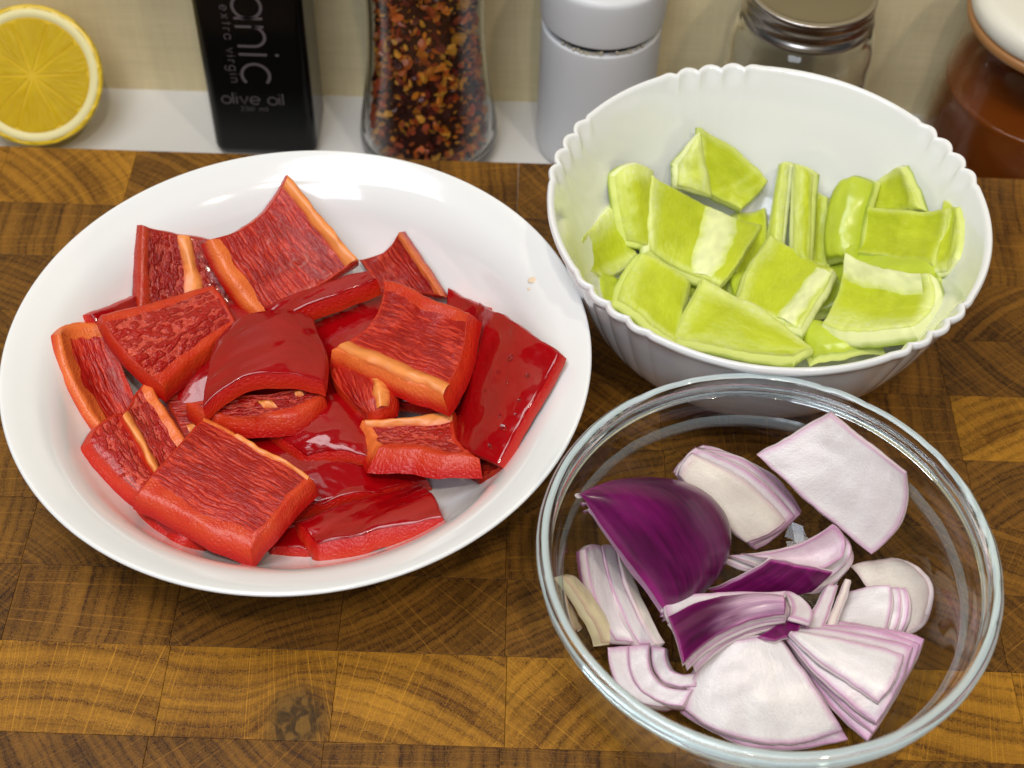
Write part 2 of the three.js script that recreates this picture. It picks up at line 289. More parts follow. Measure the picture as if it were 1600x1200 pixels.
// ---------------------------------------------------------------- red pepper
const fibreHeight = (X, Y, k) => { const wx = X + 1.6 * (fbm(X * 0.09, Y * 0.07, k) - 0.5) + 0.4 * noise(X * 0.6, Y * 0.25, k + 2); return 0.55 * noise(wx * 1.25, Y * 0.16, k + 4) + 0.3 * noise(wx * 2.7, Y * 0.34, k + 6) + 0.15 * noise(wx * 4.5, Y * 1.2, k + 8); };
const redMap = texture(768, 768, (x, y) => {
  const X = x * 40, Y = y * 40, h = fibreHeight(X, Y, 50), t = sst(0.42, 0.72, h), m = fbm(X * 0.12, Y * 0.1, 70);
  return mix3(mix3([0.26, 0.0035, 0.002], [0.44, 0.008, 0.003], m), mix3([0.60, 0.026, 0.008], [0.70, 0.075, 0.032], m), t * 0.8);
}, true);
const redBump = texture(768, 768, (x, y) => fibreHeight(x * 40, y * 40, 50), false);
const redInner = phys({ map: redMap, bumpMap: redBump, bumpScale: 0.0009, roughness: 0.4, specularIntensity: 0.75, clearcoat: 0.12, clearcoatRoughness: 0.2, vertexColors: true });
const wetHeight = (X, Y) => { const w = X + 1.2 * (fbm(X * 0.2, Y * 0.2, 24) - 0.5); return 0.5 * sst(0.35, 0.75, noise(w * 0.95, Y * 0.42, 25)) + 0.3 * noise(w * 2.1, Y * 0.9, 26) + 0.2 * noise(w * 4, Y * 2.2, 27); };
const wetGlintMap = texture(768, 768, (x, y) => { const X = x * 40, Y = y * 40, t = sst(0.5, 0.78, wetHeight(X, Y)), m = fbm(X * 0.1, Y * 0.1, 28); return mix3(mix3([0.30, 0.003, 0.002], [0.44, 0.008, 0.003], m), [0.66, 0.085, 0.05], t * (0.35 + 0.65 * m)); }, true);  // pinkish specks are wet glints painted into the colour
const redWet = phys({ map: wetGlintMap, bumpMap: texture(768, 768, (x, y) => wetHeight(x * 40, y * 40), false), bumpScale: 0.0011, roughness: 0.3, specularIntensity: 0.8, clearcoat: 0.35, clearcoatRoughness: 0.12, vertexColors: true });
const redCut = phys({ color: rgb(1, 1, 1), roughness: 0.36, specularIntensity: 0.8, clearcoat: 0.1, clearcoatRoughness: 0.2, vertexColors: true, bumpMap: texture(256, 256, (x, y) => 0.6 * fbm(x * 70, y * 70, 4) + 0.4 * sst(0.62, 0.8, noise(x * 60, y * 60, 12)), false), bumpScale: 0.00028 });
const redSkin = phys({ bumpMap: texture(256, 256, (x, y) => fbm(x * 9, y * 9, 14, 2), false), bumpScale: 0.0006, color: rgb(0.30, 0.0012, 0.003), roughness: 0.16, specularIntensity: 0.25, clearcoat: 0.8, clearcoatRoughness: 0.03, vertexColors: true });
const redRib = phys({ color: rgb(0.82, 0.27, 0.06), roughness: 0.45, clearcoat: 0.3, clearcoatRoughness: 0.3, vertexColors: true });
function redPiece(label, o) {
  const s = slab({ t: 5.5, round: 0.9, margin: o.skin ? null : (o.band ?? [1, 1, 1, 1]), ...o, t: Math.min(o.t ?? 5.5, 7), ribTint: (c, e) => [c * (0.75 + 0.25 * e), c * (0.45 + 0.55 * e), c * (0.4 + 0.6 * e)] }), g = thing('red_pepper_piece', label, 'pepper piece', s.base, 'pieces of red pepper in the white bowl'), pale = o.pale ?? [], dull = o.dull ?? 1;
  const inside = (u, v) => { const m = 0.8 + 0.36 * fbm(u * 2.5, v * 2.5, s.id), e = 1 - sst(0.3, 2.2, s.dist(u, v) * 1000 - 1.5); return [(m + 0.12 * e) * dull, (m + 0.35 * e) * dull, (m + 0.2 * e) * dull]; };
  const cut = (w, x, k) => {
    const n = noise(x * 9, w * 3 + k * 5, s.id), broad = (o.band ?? [1, 1, 1, 1])[k] > 2.4, p = pale.includes(k) ? 0.62 + 0.3 * n : (broad ? 0.15 : 0.08) * (0.4 + 1.1 * n);
    const flesh = mix3([0.52, 0.012, 0.003], [0.82, 0.20, 0.04], p * (1 - sst(0.1, 0.75, w + 0.35 * (n - 0.5))));
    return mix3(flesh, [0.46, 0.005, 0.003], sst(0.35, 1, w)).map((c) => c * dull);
  };
  const skin = (u, v) => { const m = 0.8 + 0.4 * fbm(u * 3, v * 3, s.id); return [m, m, m]; };
  if (o.skin) { part('skin', s.face(skin), redSkin, g); part('inner_face', s.behind(inside), redInner, g); part('cut_edge', s.rim((w, x, k) => cut(1 - w, x, k)), redCut, g); }
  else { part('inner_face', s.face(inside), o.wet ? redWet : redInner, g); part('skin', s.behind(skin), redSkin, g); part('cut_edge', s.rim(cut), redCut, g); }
  for (const r of o.ribs ?? []) part('rib', s.rib(r), redRib, g);
  return { g, s };
}
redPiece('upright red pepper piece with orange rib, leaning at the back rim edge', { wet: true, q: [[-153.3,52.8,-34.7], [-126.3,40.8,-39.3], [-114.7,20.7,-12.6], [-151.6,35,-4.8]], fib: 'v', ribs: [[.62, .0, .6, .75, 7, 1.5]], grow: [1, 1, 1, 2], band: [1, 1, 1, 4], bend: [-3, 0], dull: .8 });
redPiece('tall pointed red pepper piece with orange rib, highest at the back', { q: [[-124.9,52.1,-27], [-96.8,59.7,-60], [-64.7,39.4,-30.7], [-103,30.1,-4.4]], fib: 'v', bow: [-5, 0, 0, 1], ribs: [[.94, .02, .95, .98, 7, 1.6]], grow: [1, 0, 1, 3.5], band: [1, 3, 1, 5], pale: [1, 3], bend: [-4, 0] });
redPiece('dull red pepper piece against the bowl wall behind the centre', { q: [[-66.9,28.5,-42.2], [-49.4,41,-47.2], [-29.8,31.2,-20.3], [-55.9,27.2,-26.6]], fib: 'v', grow: [1, 1.5, 1, 1], band: [1, 3, 1, 1], pale: [1], bend: [-2, 0], bow: [-2, 0, 0, 0], dull: .85 });
redPiece('wet deep red pepper piece, inside up, beside the far-side curled end', { wet: true, q: [[-160.6,51.6,15], [-123,39.7,-13.8], [-111.8,34.9,3.1], [-135,34.5,35.3]], fib: 'u', grow: [1, 2, 3.5, 1], bow: [0, 0, 0, 4], band: [4, 2, 5, 1], bend: [0, 2], t: 7 });
redPiece('curled end piece of red pepper with an orange rim at the bowl side', { q: [[-174,49.6,23.8], [-159.6,40.7,10.5], [-147.3,26.2,35.4], [-154,29.3,54.1]], fib: 'v', grow: [2, 1, 2, 3], bow: [5, 0, 3, 4], band: [6, 2, 2, 7], pale: [0, 3], bend: [-5, -1], t: 7 });
redPiece('dark red pepper skin corner peeping out under the wet piece', { q: [[-167.5,44.3,7.9], [-153.9,36.1,-8.7], [-150.2,29.7,-1], [-162.4,38.1,14]], skin: true, bend: [2, 0] });
redPiece('narrow folded red pepper piece with an orange edge facing the big front piece', { wet: true, q: [[-147.6,38.3,53.5], [-142.1,34.4,31.6], [-123.3,28,57.4], [-130.8,29.8,76.6]], fib: 'v', ribs: [[.1, .02, .1, .98, 7, 2.2]], grow: [1, 3, 1, 0], band: [1, 5, 1, 2], pale: [1], bend: [-3, 0], t: 6 });
redPiece('small red pepper flap beside the yellow rib, touching the bowl wall', { wet: true, q: [[-156.9,37,68.1], [-148.3,35.1,50.3], [-132.5,28.3,73.8], [-136.8,30,85.1]], fib: 'v', grow: [1, 0, 2, 3], bow: [2, 0, 0, 0], bend: [2, 0] });
redPiece('large square red pepper piece with ribbed inside facing up, at the front', { q: [[-116,35.4,50.5], [-72.2,34.7,77], [-91.9,33.6,109.4], [-134.2,40.8,91.1]], fib: 'u', grow: [0, 3, 2.5, 1], band: [2.5, 3, 7, 1], pale: [0], bend: [0, 2], t: 8, ribs: [[.3, .015, .97, .02, 3, .8]] });
redPiece('red pepper skin piece with an orange patch under the large front square', { q: [[-143.4,22.1,69], [-118.8,19,80.7], [-109.7,26,101.8], [-123.3,28.3,98.8]], skin: true, bow: [0, 0, 3, 3], bend: [2, 2] });
redPiece('arched glossy dark red pepper piece, skin up, in the middle of the bowl', { q: [[-117.1,39.3,14.8], [-80.1,39.6,2.2], [-72.3,41,36.2], [-116.5,40,49.9]], skin: true, t: 7, bow: [5, 2, -6, 0], bend: [5, 1], grow: [0, 0, 2, 0] });
redPiece('red pepper strip lying on its side with a shiny skin edge, behind the arched piece', { q: [[-101.1,38.5,-4.5], [-60.1,46.2,-19.4], [-56,45.5,-15.6], [-93.3,38.8,-0.1]], skin: true, t: 11, bow: [1, 0, 1, 1], grow: [0, 0, 3.5, 0], bend: [1, 0] });
redPiece('square red pepper piece with pale rib along its lower edge, inside up', { q: [[-53.9,45.1,-16], [-17.7,51.1,6.6], [-25.5,44.5,44.8], [-71.3,39.2,17.8]], fib: 'u', t: 8, bow: [0, 1, 0, -6], grow: [0, 4, 5, 0], band: [6, 1.5, 4, 1], ribs: [[.0, .9, 1, .9, 7, 2.2]], pale: [2], bend: [0, -3] });
const shiny = redPiece('largest shiny red pepper piece, skin up with water drops, on the bowl side', { q: [[-14,39.2,-9.2], [17,58.5,32], [-4.2,41.2,72.9], [-23.1,23.1,49.5]], skin: true, t: 5, bend: [5, 0], grow: [0, 0, 0, 0] });
redPiece('dark red pepper corner tucked behind the largest shiny piece', { q: [[-28,30.3,-26.4], [-13.6,33.5,-12.4], [-15.3,26.1,9], [-29.3,23,0]], skin: true });
redPiece('red pepper piece with pale top rib and thick cut edge, beside the shiny piece', { wet: true, q: [[-57.2,31,46.4], [-21.7,32.3,41.2], [-11.4,38.9,69.1], [-49.4,32.9,61.2]], fib: 'u', t: 8, grow: [0, 2, 5, 4], band: [3.5, 2, 7, 4], bow: [0, -3, 0, 0], ribs: [[.02, .1, .98, .09, 4.5, 1.6]], pale: [0, 3], bend: [0, -2] });
redPiece('flat red pepper piece, skin up, lowest at the front rim', { q: [[-79.4,20.8,86.8], [-33.4,21.2,67.6], [-23.7,31.4,89.5], [-68.3,23.6,98.5]], skin: true, t: 9, grow: [0, 1, 2.5, 2], bend: [0, 1.5], bow: [0, 0, 1, 0] });
redPiece('red pepper piece under the arched one, inside up with orange spots', { wet: true, q: [[-126.3,32.7,41.1], [-76.7,33.6,32.7], [-72.2,32.8,37.7], [-98.3,33.9,49.2]], fib: 'u', t: 8, grow: [0, 1, 3, 2], bow: [0, 1, 4, 3], band: [1, 1, 6, 4], ribs: [[.45, .35, .55, .42, 6, 1.5], [.8, .2, .86, .25, 5, 1.2]] });
redPiece('red pepper end with a round orange rib beneath the square pale-ribbed piece', { q: [[-72.4,30.3,19.1], [-49,33.7,29.7], [-46.1,32.6,42.2], [-58.7,29.2,41.9]], fib: 'v', bow: [0, 2, 3, 2], ribs: [[.85, .2, .8, .95, 7, 2]], bend: [3, 2] });
redPiece('deep red pepper skin piece in the hollow below the arched one', { q: [[-96.4,23.1,46.8], [-61.1,24.5,23.2], [-47.7,25.3,63], [-78,24.8,58.7]], skin: true, bend: [3, 2], bow: [0, 0, -2, 0], t: 5 });
redPiece('dark red pepper piece deep between the front square and the thick-edged piece', { q: [[-83.2,16.9,54.1], [-54.6,18.7,57.4], [-47.4,19.1,70.5], [-73,17.4,77.8]], skin: true, bend: [2, 0] });
redPiece('shaded red pepper piece in the gap behind the arched piece', { q: [[-81,24.9,-18.8], [-57,29.9,-22.5], [-59.2,27.3,-0.1], [-75.6,27.2,0.5]], skin: true, bend: [3, 0] });
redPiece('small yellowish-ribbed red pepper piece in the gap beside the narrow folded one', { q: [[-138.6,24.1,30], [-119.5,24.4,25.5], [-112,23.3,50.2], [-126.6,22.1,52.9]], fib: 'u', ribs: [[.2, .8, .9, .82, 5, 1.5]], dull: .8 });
redPiece('red pepper scrap in the shade under the flat front piece', { q: [[-91,14.7,87.1], [-70.3,16.4,85.7], [-68,17.8,97.5], [-87,16.8,97.5]], skin: true, bend: [2, 0] });
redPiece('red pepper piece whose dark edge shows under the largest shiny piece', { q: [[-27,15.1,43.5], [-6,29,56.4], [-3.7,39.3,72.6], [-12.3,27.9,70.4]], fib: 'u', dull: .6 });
redPiece('buried red pepper piece under the wet and arched pieces', { q: [[-142.9,25.6,7.2], [-100.7,27.2,-29.1], [-77.9,19.8,13.1], [-124.6,17.8,46.4]], skin: true, bend: [5, 3] });
redPiece('buried red pepper piece under the square pale-ribbed piece', { q: [[-90.7,25.4,-29], [-33,28.2,-20.1], [-19.8,21,35], [-81.6,19.8,26.7]], skin: true, bend: [5, 3] });
redPiece('buried red pepper piece near the bowl floor in the middle', { q: [[-122.3,15.5,31.5], [-62.4,15.4,15.5], [-31.2,17.6,64.8], [-90,15.1,83.3]], skin: true, bend: [4, 3] });

for (const [u, v, r] of [[.66, .24, 1.3], [.58, .38, .8], [.72, .42, .6], [.86, .3, 1.0], [.9, .5, .7], [.88, .74, 1.2], [.8, .68, .6], [.83, .9, .8], [.5, .56, .5], [.93, .62, .5]]) {
  const d = new THREE.SphereGeometry(r / 1000, 18, 12); d.scale(1, 1, 0.5);
  const m = part('water_drop', d, phys({ side: THREE.FrontSide, color: rgb(1, 1, 1), transmission: 1, thickness: 0.001, ior: 1.33, roughness: 0 }), shiny.g);
  m.position.copy(shiny.s.S(u, v)).sub(shiny.s.base).addScaledVector(shiny.s.N, 0.00005); m.quaternion.setFromUnitVectors(V(0, 0, 1), shiny.s.N); m.rotateZ(u * 9); m.scale.set(1, 1 + v, 1);
}
// ---------------------------------------------------------------- green pepper
const greenMap = texture(512, 512, (x, y) => { const X = x * 40, Y = y * 40, n = fbm(X * 0.5, Y * 0.16, 30), s = sst(0.6, 0.8, noise(X * 1.8, Y * 0.7, 33)); return mix3(mix3([0.44, 0.51, 0.014], [0.53, 0.60, 0.03], n), [0.60, 0.66, 0.09], s * 0.18); }, true);
const greenBump = texture(512, 512, (x, y) => 0.6 * noise(x * 40 * 1.1, y * 40 * 0.35, 36) + 0.4 * fbm(x * 60, y * 30, 38), false);
const greenInner = phys({ map: greenMap, bumpMap: greenBump, bumpScale: 0.00016, roughness: 0.4, specularIntensity: 0.7, vertexColors: true });
const greenCut = phys({ roughness: 0.45, clearcoat: 0.2, clearcoatRoughness: 0.3, vertexColors: true });
const greenSkin = phys({ color: rgb(0.46, 0.55, 0.035), roughness: 0.34, clearcoat: 0.3, clearcoatRoughness: 0.2, vertexColors: true });
const greenRib = phys({ color: rgb(0.76, 0.80, 0.40), roughness: 0.5, clearcoat: 0.1, clearcoatRoughness: 0.3, vertexColors: true });
function greenPiece(label, o) {
  const s = slab({ t: 5.5, round: 2.4, fine: 28, ribTint: (c, e) => [c * (0.8 + 0.2 * e), c * (0.86 + 0.14 * e), c * (0.35 + 0.65 * e)], ...o }), g = thing('green_pepper_piece', label, 'pepper piece', s.base, 'pieces of green pepper in the fluted bowl'), pale = o.pale ?? [];
  const inside = (u, v) => {
    let k = 0; const d = [v * s.lv, (1 - u) * s.lu, (1 - v) * s.lv, u * s.lu].map((x) => x * 1000);
    for (let i = 0; i < 4; i++) { const w = (o.band ?? [2.5, 2.5, 2.5, 2.5])[i] * (0.85 + 0.4 * noise(u * 4, v * 4, s.id + i)); k = Math.max(k, (pale.includes(i) ? 1 : 0.6) * (1 - sst(w * 0.2, w * 1.7, d[i]))); }
    const m = 0.82 + 0.3 * fbm(u * 3, v * 3, s.id); return [m + 0.36 * k, m + 0.3 * k, m + 8 * k];
  };
  const cut = (w, x, k) => mix3(pale.includes(k) ? [0.78, 0.82, 0.40] : [0.66, 0.73, 0.20], [0.27, 0.36, 0.012], sst(0.5, 1, w + 0.3 * (noise(x * 8, k, s.id) - 0.5)));
  const skin = (u, v) => { const m = (0.85 + 0.3 * fbm(u * 3, v * 3, s.id)) * (o.dull ?? 1); return [m, m, m]; };  // dull darkens the buried fillers, painting the shade of the gaps
  if (o.skin) { part('skin', s.face(skin), greenSkin, g); part('inner_face', s.behind(inside), greenInner, g); part('cut_edge', s.rim((w, x, k) => cut(1 - w, x, k)), greenCut, g); }
  else { part('inner_face', s.face(inside), greenInner, g); part('skin', s.behind(skin), greenSkin, g); part('cut_edge', s.rim(cut), greenCut, g); }
  for (const r of o.ribs ?? []) part('rib', s.rib(r), greenRib, g);
}
greenPiece('green pepper piece standing tallest against the back of the fluted bowl', { q: [[79.3,58,-100.5], [110.9,36.2,-92], [98.5,28.9,-80.2], [80.9,36.5,-84.3]], fib: 'u', bow: [2, 0, 0, 0], band: [2.5, 1, 1, 2], bend: [-2, -1], grow: [0, 1, 1, 1] });
greenPiece('pale green pepper flap folded beside the tallest piece', { q: [[70.2,44.8,-90.4], [78.8,56.7,-99], [84.9,34.4,-81], [69.7,40.5,-81.9]], pale: [0, 1, 2, 3], band: [5, 5, 5, 5], bend: [2, 1] });
greenPiece('green pepper piece with a folded-over tip near the scalloped side', { q: [[42,50.8,-75.7], [58.1,46.5,-84.6], [57.9,25.8,-56], [48.7,29.7,-57.9]], fib: 'v', bend: [4, 1], bow: [3, 0, 0, 1], band: [5, 1, 1, 3], pale: [0], t: 6 });
greenPiece('green pepper end piece with a pale rounded edge, low at the bowl side', { q: [[28.5,43.6,-43.4], [44.4,40.1,-70.6], [55.3,22.9,-54], [34.6,31.3,-37.2]], fib: 'v', bend: [-4, -2], bow: [0, 0, 4, 4], band: [5, 1, 4, 5], pale: [0, 2, 3], t: 7, grow: [1, 1, 2, 3] });
greenPiece('broad green pepper piece with a wide white rib down its middle', { q: [[58,48.2,-80.2], [108.5,24.5,-76.3], [88.4,24.1,-38.3], [57.6,30.3,-53.7]], fib: 'v', bend: [-4, 2], bow: [0, 0, 0, 2], band: [1, 1, 2, 4], pale: [3], ribs: [[.66, .03, .72, .97, 15, 1.1]], grow: [0, 1, 2, 2] });
greenPiece('blunt green pepper piece resting on the front wall below the ribbed one', { q: [[53.8,29.5,-52], [74.6,25.7,-38.4], [67.3,20.4,-10], [43.1,23.4,-29.4]], fib: 'v', bend: [2, 0], band: [2, 1, 1, 5], grow: [0, 1, 2, 3], bow: [1, 0, 1, 1] });
greenPiece('long green pepper piece with pointed top lying along the front rim', { q: [[79.3,29.8,-38.3], [122.5,27.8,-0.9], [114.1,26.2,2.2], [65.7,22,-12.1]], fib: 'u', bend: [0, 2], band: [5, 1, 1, 4], bow: [2, 0, 2, -1], pale: [0], grow: [0, 1, 2, 2] });
greenPiece('central green pepper piece with a pale rib on its lower corner', { q: [[109.7,31.8,-64], [134.7,33.1,-42.9], [117.8,30.1,-10.6], [92.6,28.2,-27.8]], fib: 'v', bend: [-2, 0], bow: [0, 0, 1, 1], band: [1, 2, 2, 4], ribs: [[.9, .1, .76, .98, 10, 1.8]], pale: [1, 2], grow: [0, 2, 2, 2] });
greenPiece('thin upright green pepper strip, first of the three in the middle', { q: [[114.9,42,-96.1], [118.9,44.1,-94.8], [115.7,23.8,-61.4], [109.8,24.3,-67.8]], fib: 'v', bend: [2, 0], band: [1, 3, 1, 3], pale: [1], t: 4 });
greenPiece('thin upright green pepper strip with pale edge, second of the three in the middle', { q: [[119.1,47.7,-91.2], [127.1,46.5,-85.9], [124.7,28.5,-48.5], [117.8,27.8,-55.1]], fib: 'v', bend: [2, 0], band: [1, 1, 1, 4], pale: [3], t: 5 });
greenPiece('short upright green pepper strip, third of the three in the middle', { q: [[128.7,39.3,-88.5], [136.2,36.2,-82.4], [134.9,24.8,-50.4], [126.6,23.7,-53.3]], fib: 'v', bend: [-2, 0] });
greenPiece('rounded green pepper lobe standing behind the square piece', { q: [[136.8,40.8,-78.3], [149.3,53,-74.4], [143.7,33.3,-46.2], [132.4,28.2,-53.1]], skin: true, bend: [4, 2], bow: [5, 0, 0, 2], t: 6 });
greenPiece('green pepper piece with a bent pale top at the back wall', { q: [[149.5,46.5,-78.3], [160.7,60.6,-74.5], [166.9,56.2,-55.1], [147.8,40.9,-69]], fib: 'u', bow: [3, 1, 0, 0], bend: [-3, 0], band: [3, 3, 1, 3], pale: [0] });
greenPiece('square smooth green pepper piece near the far wall', { q: [[147.4,47.2,-67], [175,66.7,-45.9], [168.4,53,-26.3], [141.2,33.3,-52.2]], fib: 'u', bend: [-1, -3], bow: [-2, 0, 0, 0], band: [1.5, 2, 1, 2], grow: [0, 0, 1, 1] });
greenPiece('green pepper flap curling up beside the smooth square piece', { q: [[174,63.5,-53.9], [177.4,66.1,-46.6], [174.4,59.1,-24.8], [167.5,49.6,-25.2]], fib: 'v', bend: [-2, 0], bow: [0, 2, 2, 0], t: 4, band: [1, 3, 3, 1], pale: [2] });
greenPiece('curved green pepper piece with broad white rib on top and pale thick edge', { q: [[138.1,37.4,-47.1], [165.3,56.5,-18.4], [156.8,48.5,3], [125.6,30.2,-14.4]], fib: 'u', bend: [-1, -4], bow: [-2, 4, 4, 0], band: [3, 4, 6, 2], pale: [0, 1, 2], ribs: [[.04, .1, .9, .12, 13, 1.4]], grow: [0, 3, 4, 1], t: 7 });
greenPiece('green pepper skin piece wedged low under the curved ribbed one', { q: [[117.3,21.4,-22.1], [140.3,23.2,-16], [150.1,30.5,-1.1], [122.6,21.9,-1.9]], skin: true, bend: [2, 2], t: 5 });
greenPiece('green pepper piece showing a dull inner corner between the ribbed one and the thin strips', { q: [[97.6,22.4,-86.3], [110.5,25.1,-87.3], [111.9,17.7,-58.6], [95,19.7,-45.1]], fib: 'v', bend: [-2, 0], band: [2, 1, 2, 1] });
greenPiece('green pepper piece filling the hollow below the smooth square one', { q: [[136.4,23.1,-60.7], [172.6,53.9,-31.4], [168.5,48.7,-20.4], [136.1,21.4,-45.3]], skin: true, bend: [2, 1] });
greenPiece('small green pepper piece in the gap between the ribbed and the central one', { q: [[92.5,19.7,-49.5], [99.7,21.2,-52.2], [107.9,22.5,-27.3], [93.9,21,-32.4]], skin: true });
greenPiece('low green pepper piece almost hidden at the bowl side', { q: [[36,27.7,-43], [50,17.2,-47], [45.7,17.5,-29.1], [37.6,24.2,-29.9]], skin: true });
greenPiece('buried green pepper piece under the broad ribbed one', { dull: .8, q: [[54.1,25.9,-76.4], [109.9,16.9,-86.4], [109.2,12.4,-37.4], [59.7,11.8,-39.6]], skin: true, bend: [1, 1] });  // colour darkened to read as a shaded gap
greenPiece('buried green pepper piece under the central and curved ones', { dull: .8, q: [[113.7,11,-70.1], [166.4,38.1,-53.1], [164.8,30.4,-30.5], [113.2,11.7,-34.5]], skin: true, bend: [0, 1] });  // darker tint paints gap shade here too

// ---------------------------------------------------------------- red onion
const onionMap = texture(512, 512, (x, y) => { const X = x * 40, Y = y * 40, n = fbm(X * 0.25, Y * 0.08, 60), g = noise(X * 3.2, Y * 2.4, 61), v = noise(X * 0.9, Y * 0.06, 66); return mix3(mix3([0.70, 0.65, 0.635], [0.79, 0.765, 0.745], clamp(n * 1.2 - 0.1)), [0.50, 0.40, 0.42], clamp(0.22 * g - 0.08 + 0.15 * (v - 0.5))); }, true);
const onionBump = texture(512, 512, (x, y) => 0.6 * noise(x * 120, y * 80, 63) + 0.4 * noise(x * 50, y * 12, 64), false);
const onionFlesh = phys({ map: onionMap, bumpMap: onionBump, bumpScale: 0.00012, roughness: 0.38, clearcoat: 0.25, clearcoatRoughness: 0.25, vertexColors: true });
const onionCut = phys({ roughness: 0.4, clearcoat: 0.3, clearcoatRoughness: 0.25, vertexColors: true });
const purpleMap = texture(512, 512, (x, y) => { const X = x * 40, Y = y * 40, n = fbm(X * 0.9, Y * 0.07, 80), m = fbm(X * 0.08, Y * 0.05, 82); return mix3([0.05, 0.0006, 0.028], [0.20, 0.006, 0.115], clamp(0.75 * n + 0.8 * m - 0.45)); }, true);
const onionSkin = phys({ map: purpleMap, roughness: 0.36, specularIntensity: 0.7, clearcoat: 0.4, clearcoatRoughness: 0.2, vertexColors: true });
const WHITE = [0.72, 0.63, 0.62], PINK = [0.50, 0.25, 0.36], PURPLE = [0.22, 0.03, 0.14];
function onionPiece(label, layers) {
  let g = null;
  for (const o of layers) {
    const s = slab({ t: 2.4, round: 0.5, wob: 0.6, grow: [0.3, 0.3, 0.3, 0.3], fine: 18, ...o }); if (!g) g = thing('onion_piece', label, 'onion piece', s.base, 'pieces of red onion in the glass bowl');
    const flesh = (u, v) => { const d = s.dist(u, v) * 1000, e = 1 - sst(0.05, 1.5, d), m = 0.93 + 0.14 * noise(u * 4, v * 4, s.id), tint = o.pink ?? 0.1, k = clamp(0.8 * e * (o.cream ? 0.5 : 1) + 0.6 * tint * (0.5 + fbm(u * 3, v * 3, s.id + 4))), c = o.cream === 2 ? [1.15, 1.06, 0.66] : o.cream ? [1.06, 1.03, 0.91] : [1, 1, 1]; return [m * c[0] * (1 - 0.25 * k), m * c[1] * (1 - 0.6 * k), m * c[2] * (1 - 0.36 * k)]; };
    const skin = (u, v) => { const fade = o.fade ? sst(0.42, 1.0, o.fade === 'u' ? u + 0.3 * noise(u * 5, v * 9, s.id) : v + 0.3 * noise(u * 9, v * 5, s.id)) : 0, d = s.dist(u, v) * 1000, e = 1 - sst(0.05, 0.7, d); const m = (1 + 1.6 * e) * (0.85 + 0.4 * fbm(u * 4, v * 4, s.id)); return [m + 3.4 * fade, m + 110 * fade, m + 5.5 * fade]; };
    const cut = (w, x, k) => mix3(mix3(o.cream === 2 ? [0.85, 0.77, 0.46] : WHITE, [0.62, 0.45, 0.50], clamp((o.pink ?? 0.1) + 0.25 * noise(x * 12, k, s.id))), PURPLE, (o.line ?? 0.9) * sst(0.4, 0.75, w + 0.12 * (noise(x * 14, k * 3, s.id) - 0.5)));
    const L = new THREE.Group(); L.name = 'layer'; L.position.copy(s.base).sub(g.position); g.add(L);
    if (o.skin) { part('outer_skin', s.face(skin), onionSkin, L); part('inner_face', s.behind(flesh), onionFlesh, L); part('cut_edge', s.rim((w, x, k) => cut(1 - w, x, k)), onionCut, L); }
    else { part('inner_face', s.face(flesh), onionFlesh, L); part('outer_skin', s.behind((u, v) => { const m = o.line === 0 ? 4 : 2.2; return [m, m * 2, m]; }), onionSkin, L); part('cut_edge', s.rim(cut), onionCut, L); }
  }
  return g;
}
onionPiece('large domed onion chunk with glossy dark purple skin', [
  { q: [[24.3,73.8,109.1], [59.8,42.4,81.1], [77.3,26.8,100.6], [56,32.3,128.1]], skin: true, dome: 15, bow: [4, 9, 5, 0], t: 2.6, fade: 0, fine: 30, fib: 'v', wob: .4 },
  { q: [[26.3,63.3,104.7], [61,32.7,78.1], [76.7,21.1,99.1], [56.6,27.2,126.8]], dome: 12, bow: [4, 8, 4, 0], t: 2.4, pink: .4 },
  { q: [[28.2,53.7,101], [61.5,24,75.9], [75.9,17,98.2], [57.5,23.1,125.9]], dome: 10, bow: [4, 8, 4, 0], t: 2.4, pink: .3 },
]);
onionPiece('stack of nested cream onion petals behind the purple dome', [
  { q: [[66.2,53.7,76], [102.5,29.5,85.7], [87.8,25.7,93.4], [61.6,47.7,80.3]], cream: true, fib: 'u', bow: [3, 1, 1, 1], bend: [2, 1], pink: .02, t: 2.2 },
  { q: [[67.5,52.6,73], [106.2,28.4,83.1], [89.7,22.7,93], [61,45.2,79]], pink: .3, fib: 'u', bow: [4, 1, 1, 1], bend: [2, 0] },
  { q: [[69.3,50.4,70.1], [108.7,26.5,80.5], [91.2,19.3,91.8], [60.8,44,77]], pink: .35, fib: 'u', bow: [5, 1, 1, 1], bend: [2, 0] },
  { q: [[71.2,47.9,67.2], [110.8,24.1,78.1], [92.8,15.9,90], [60.9,43.4,74.8]], pink: .4, fib: 'u', bow: [5, 1, 1, 1], bend: [2, 0] },
]);
onionPiece('big white onion layer leaning on the glass wall behind the petal stack', [
  { q: [[88.8,54,75.3], [114.3,68.7,66.5], [138.7,62.7,87.2], [131.1,33,102.6]], bow: [0, 0, 5, 0], bend: [-1, 1], fib: 'u', t: 2.4, pink: .12, fine: 24 },
]);
onionPiece('onion chunk with concentric arcs around a pink heart, beside the dome', [
  { q: [[84.2,35,105.2], [116.7,41.1,94.9], [120.4,35.1,104.4], [98.3,34.8,106.1]], pink: .75, bow: [-3, 3, 4, 0], bend: [-3, -2], t: 2.2, line: .9 },
  { q: [[80.3,30.7,103.1], [119.1,36.5,93.9], [122.4,29.5,104.5], [97.8,30.7,109]], pink: .2, bow: [-2, 4, 5, 0], bend: [-3, -2], t: 2.6 },
  { q: [[77.2,26.8,101.7], [121.1,31.1,92.9], [122.9,24.5,104.6], [97.8,26.8,110.2]], pink: .15, bow: [-2, 4, 5, 0], bend: [-2, -1], t: 2.6 },
  { q: [[94.2,36.5,108.5], [115.7,33.8,111.8], [109.4,26.1,114.7], [72.9,25.2,114.5]], skin: true, bow: [0, 0, 2, -1], t: 2 },
]);
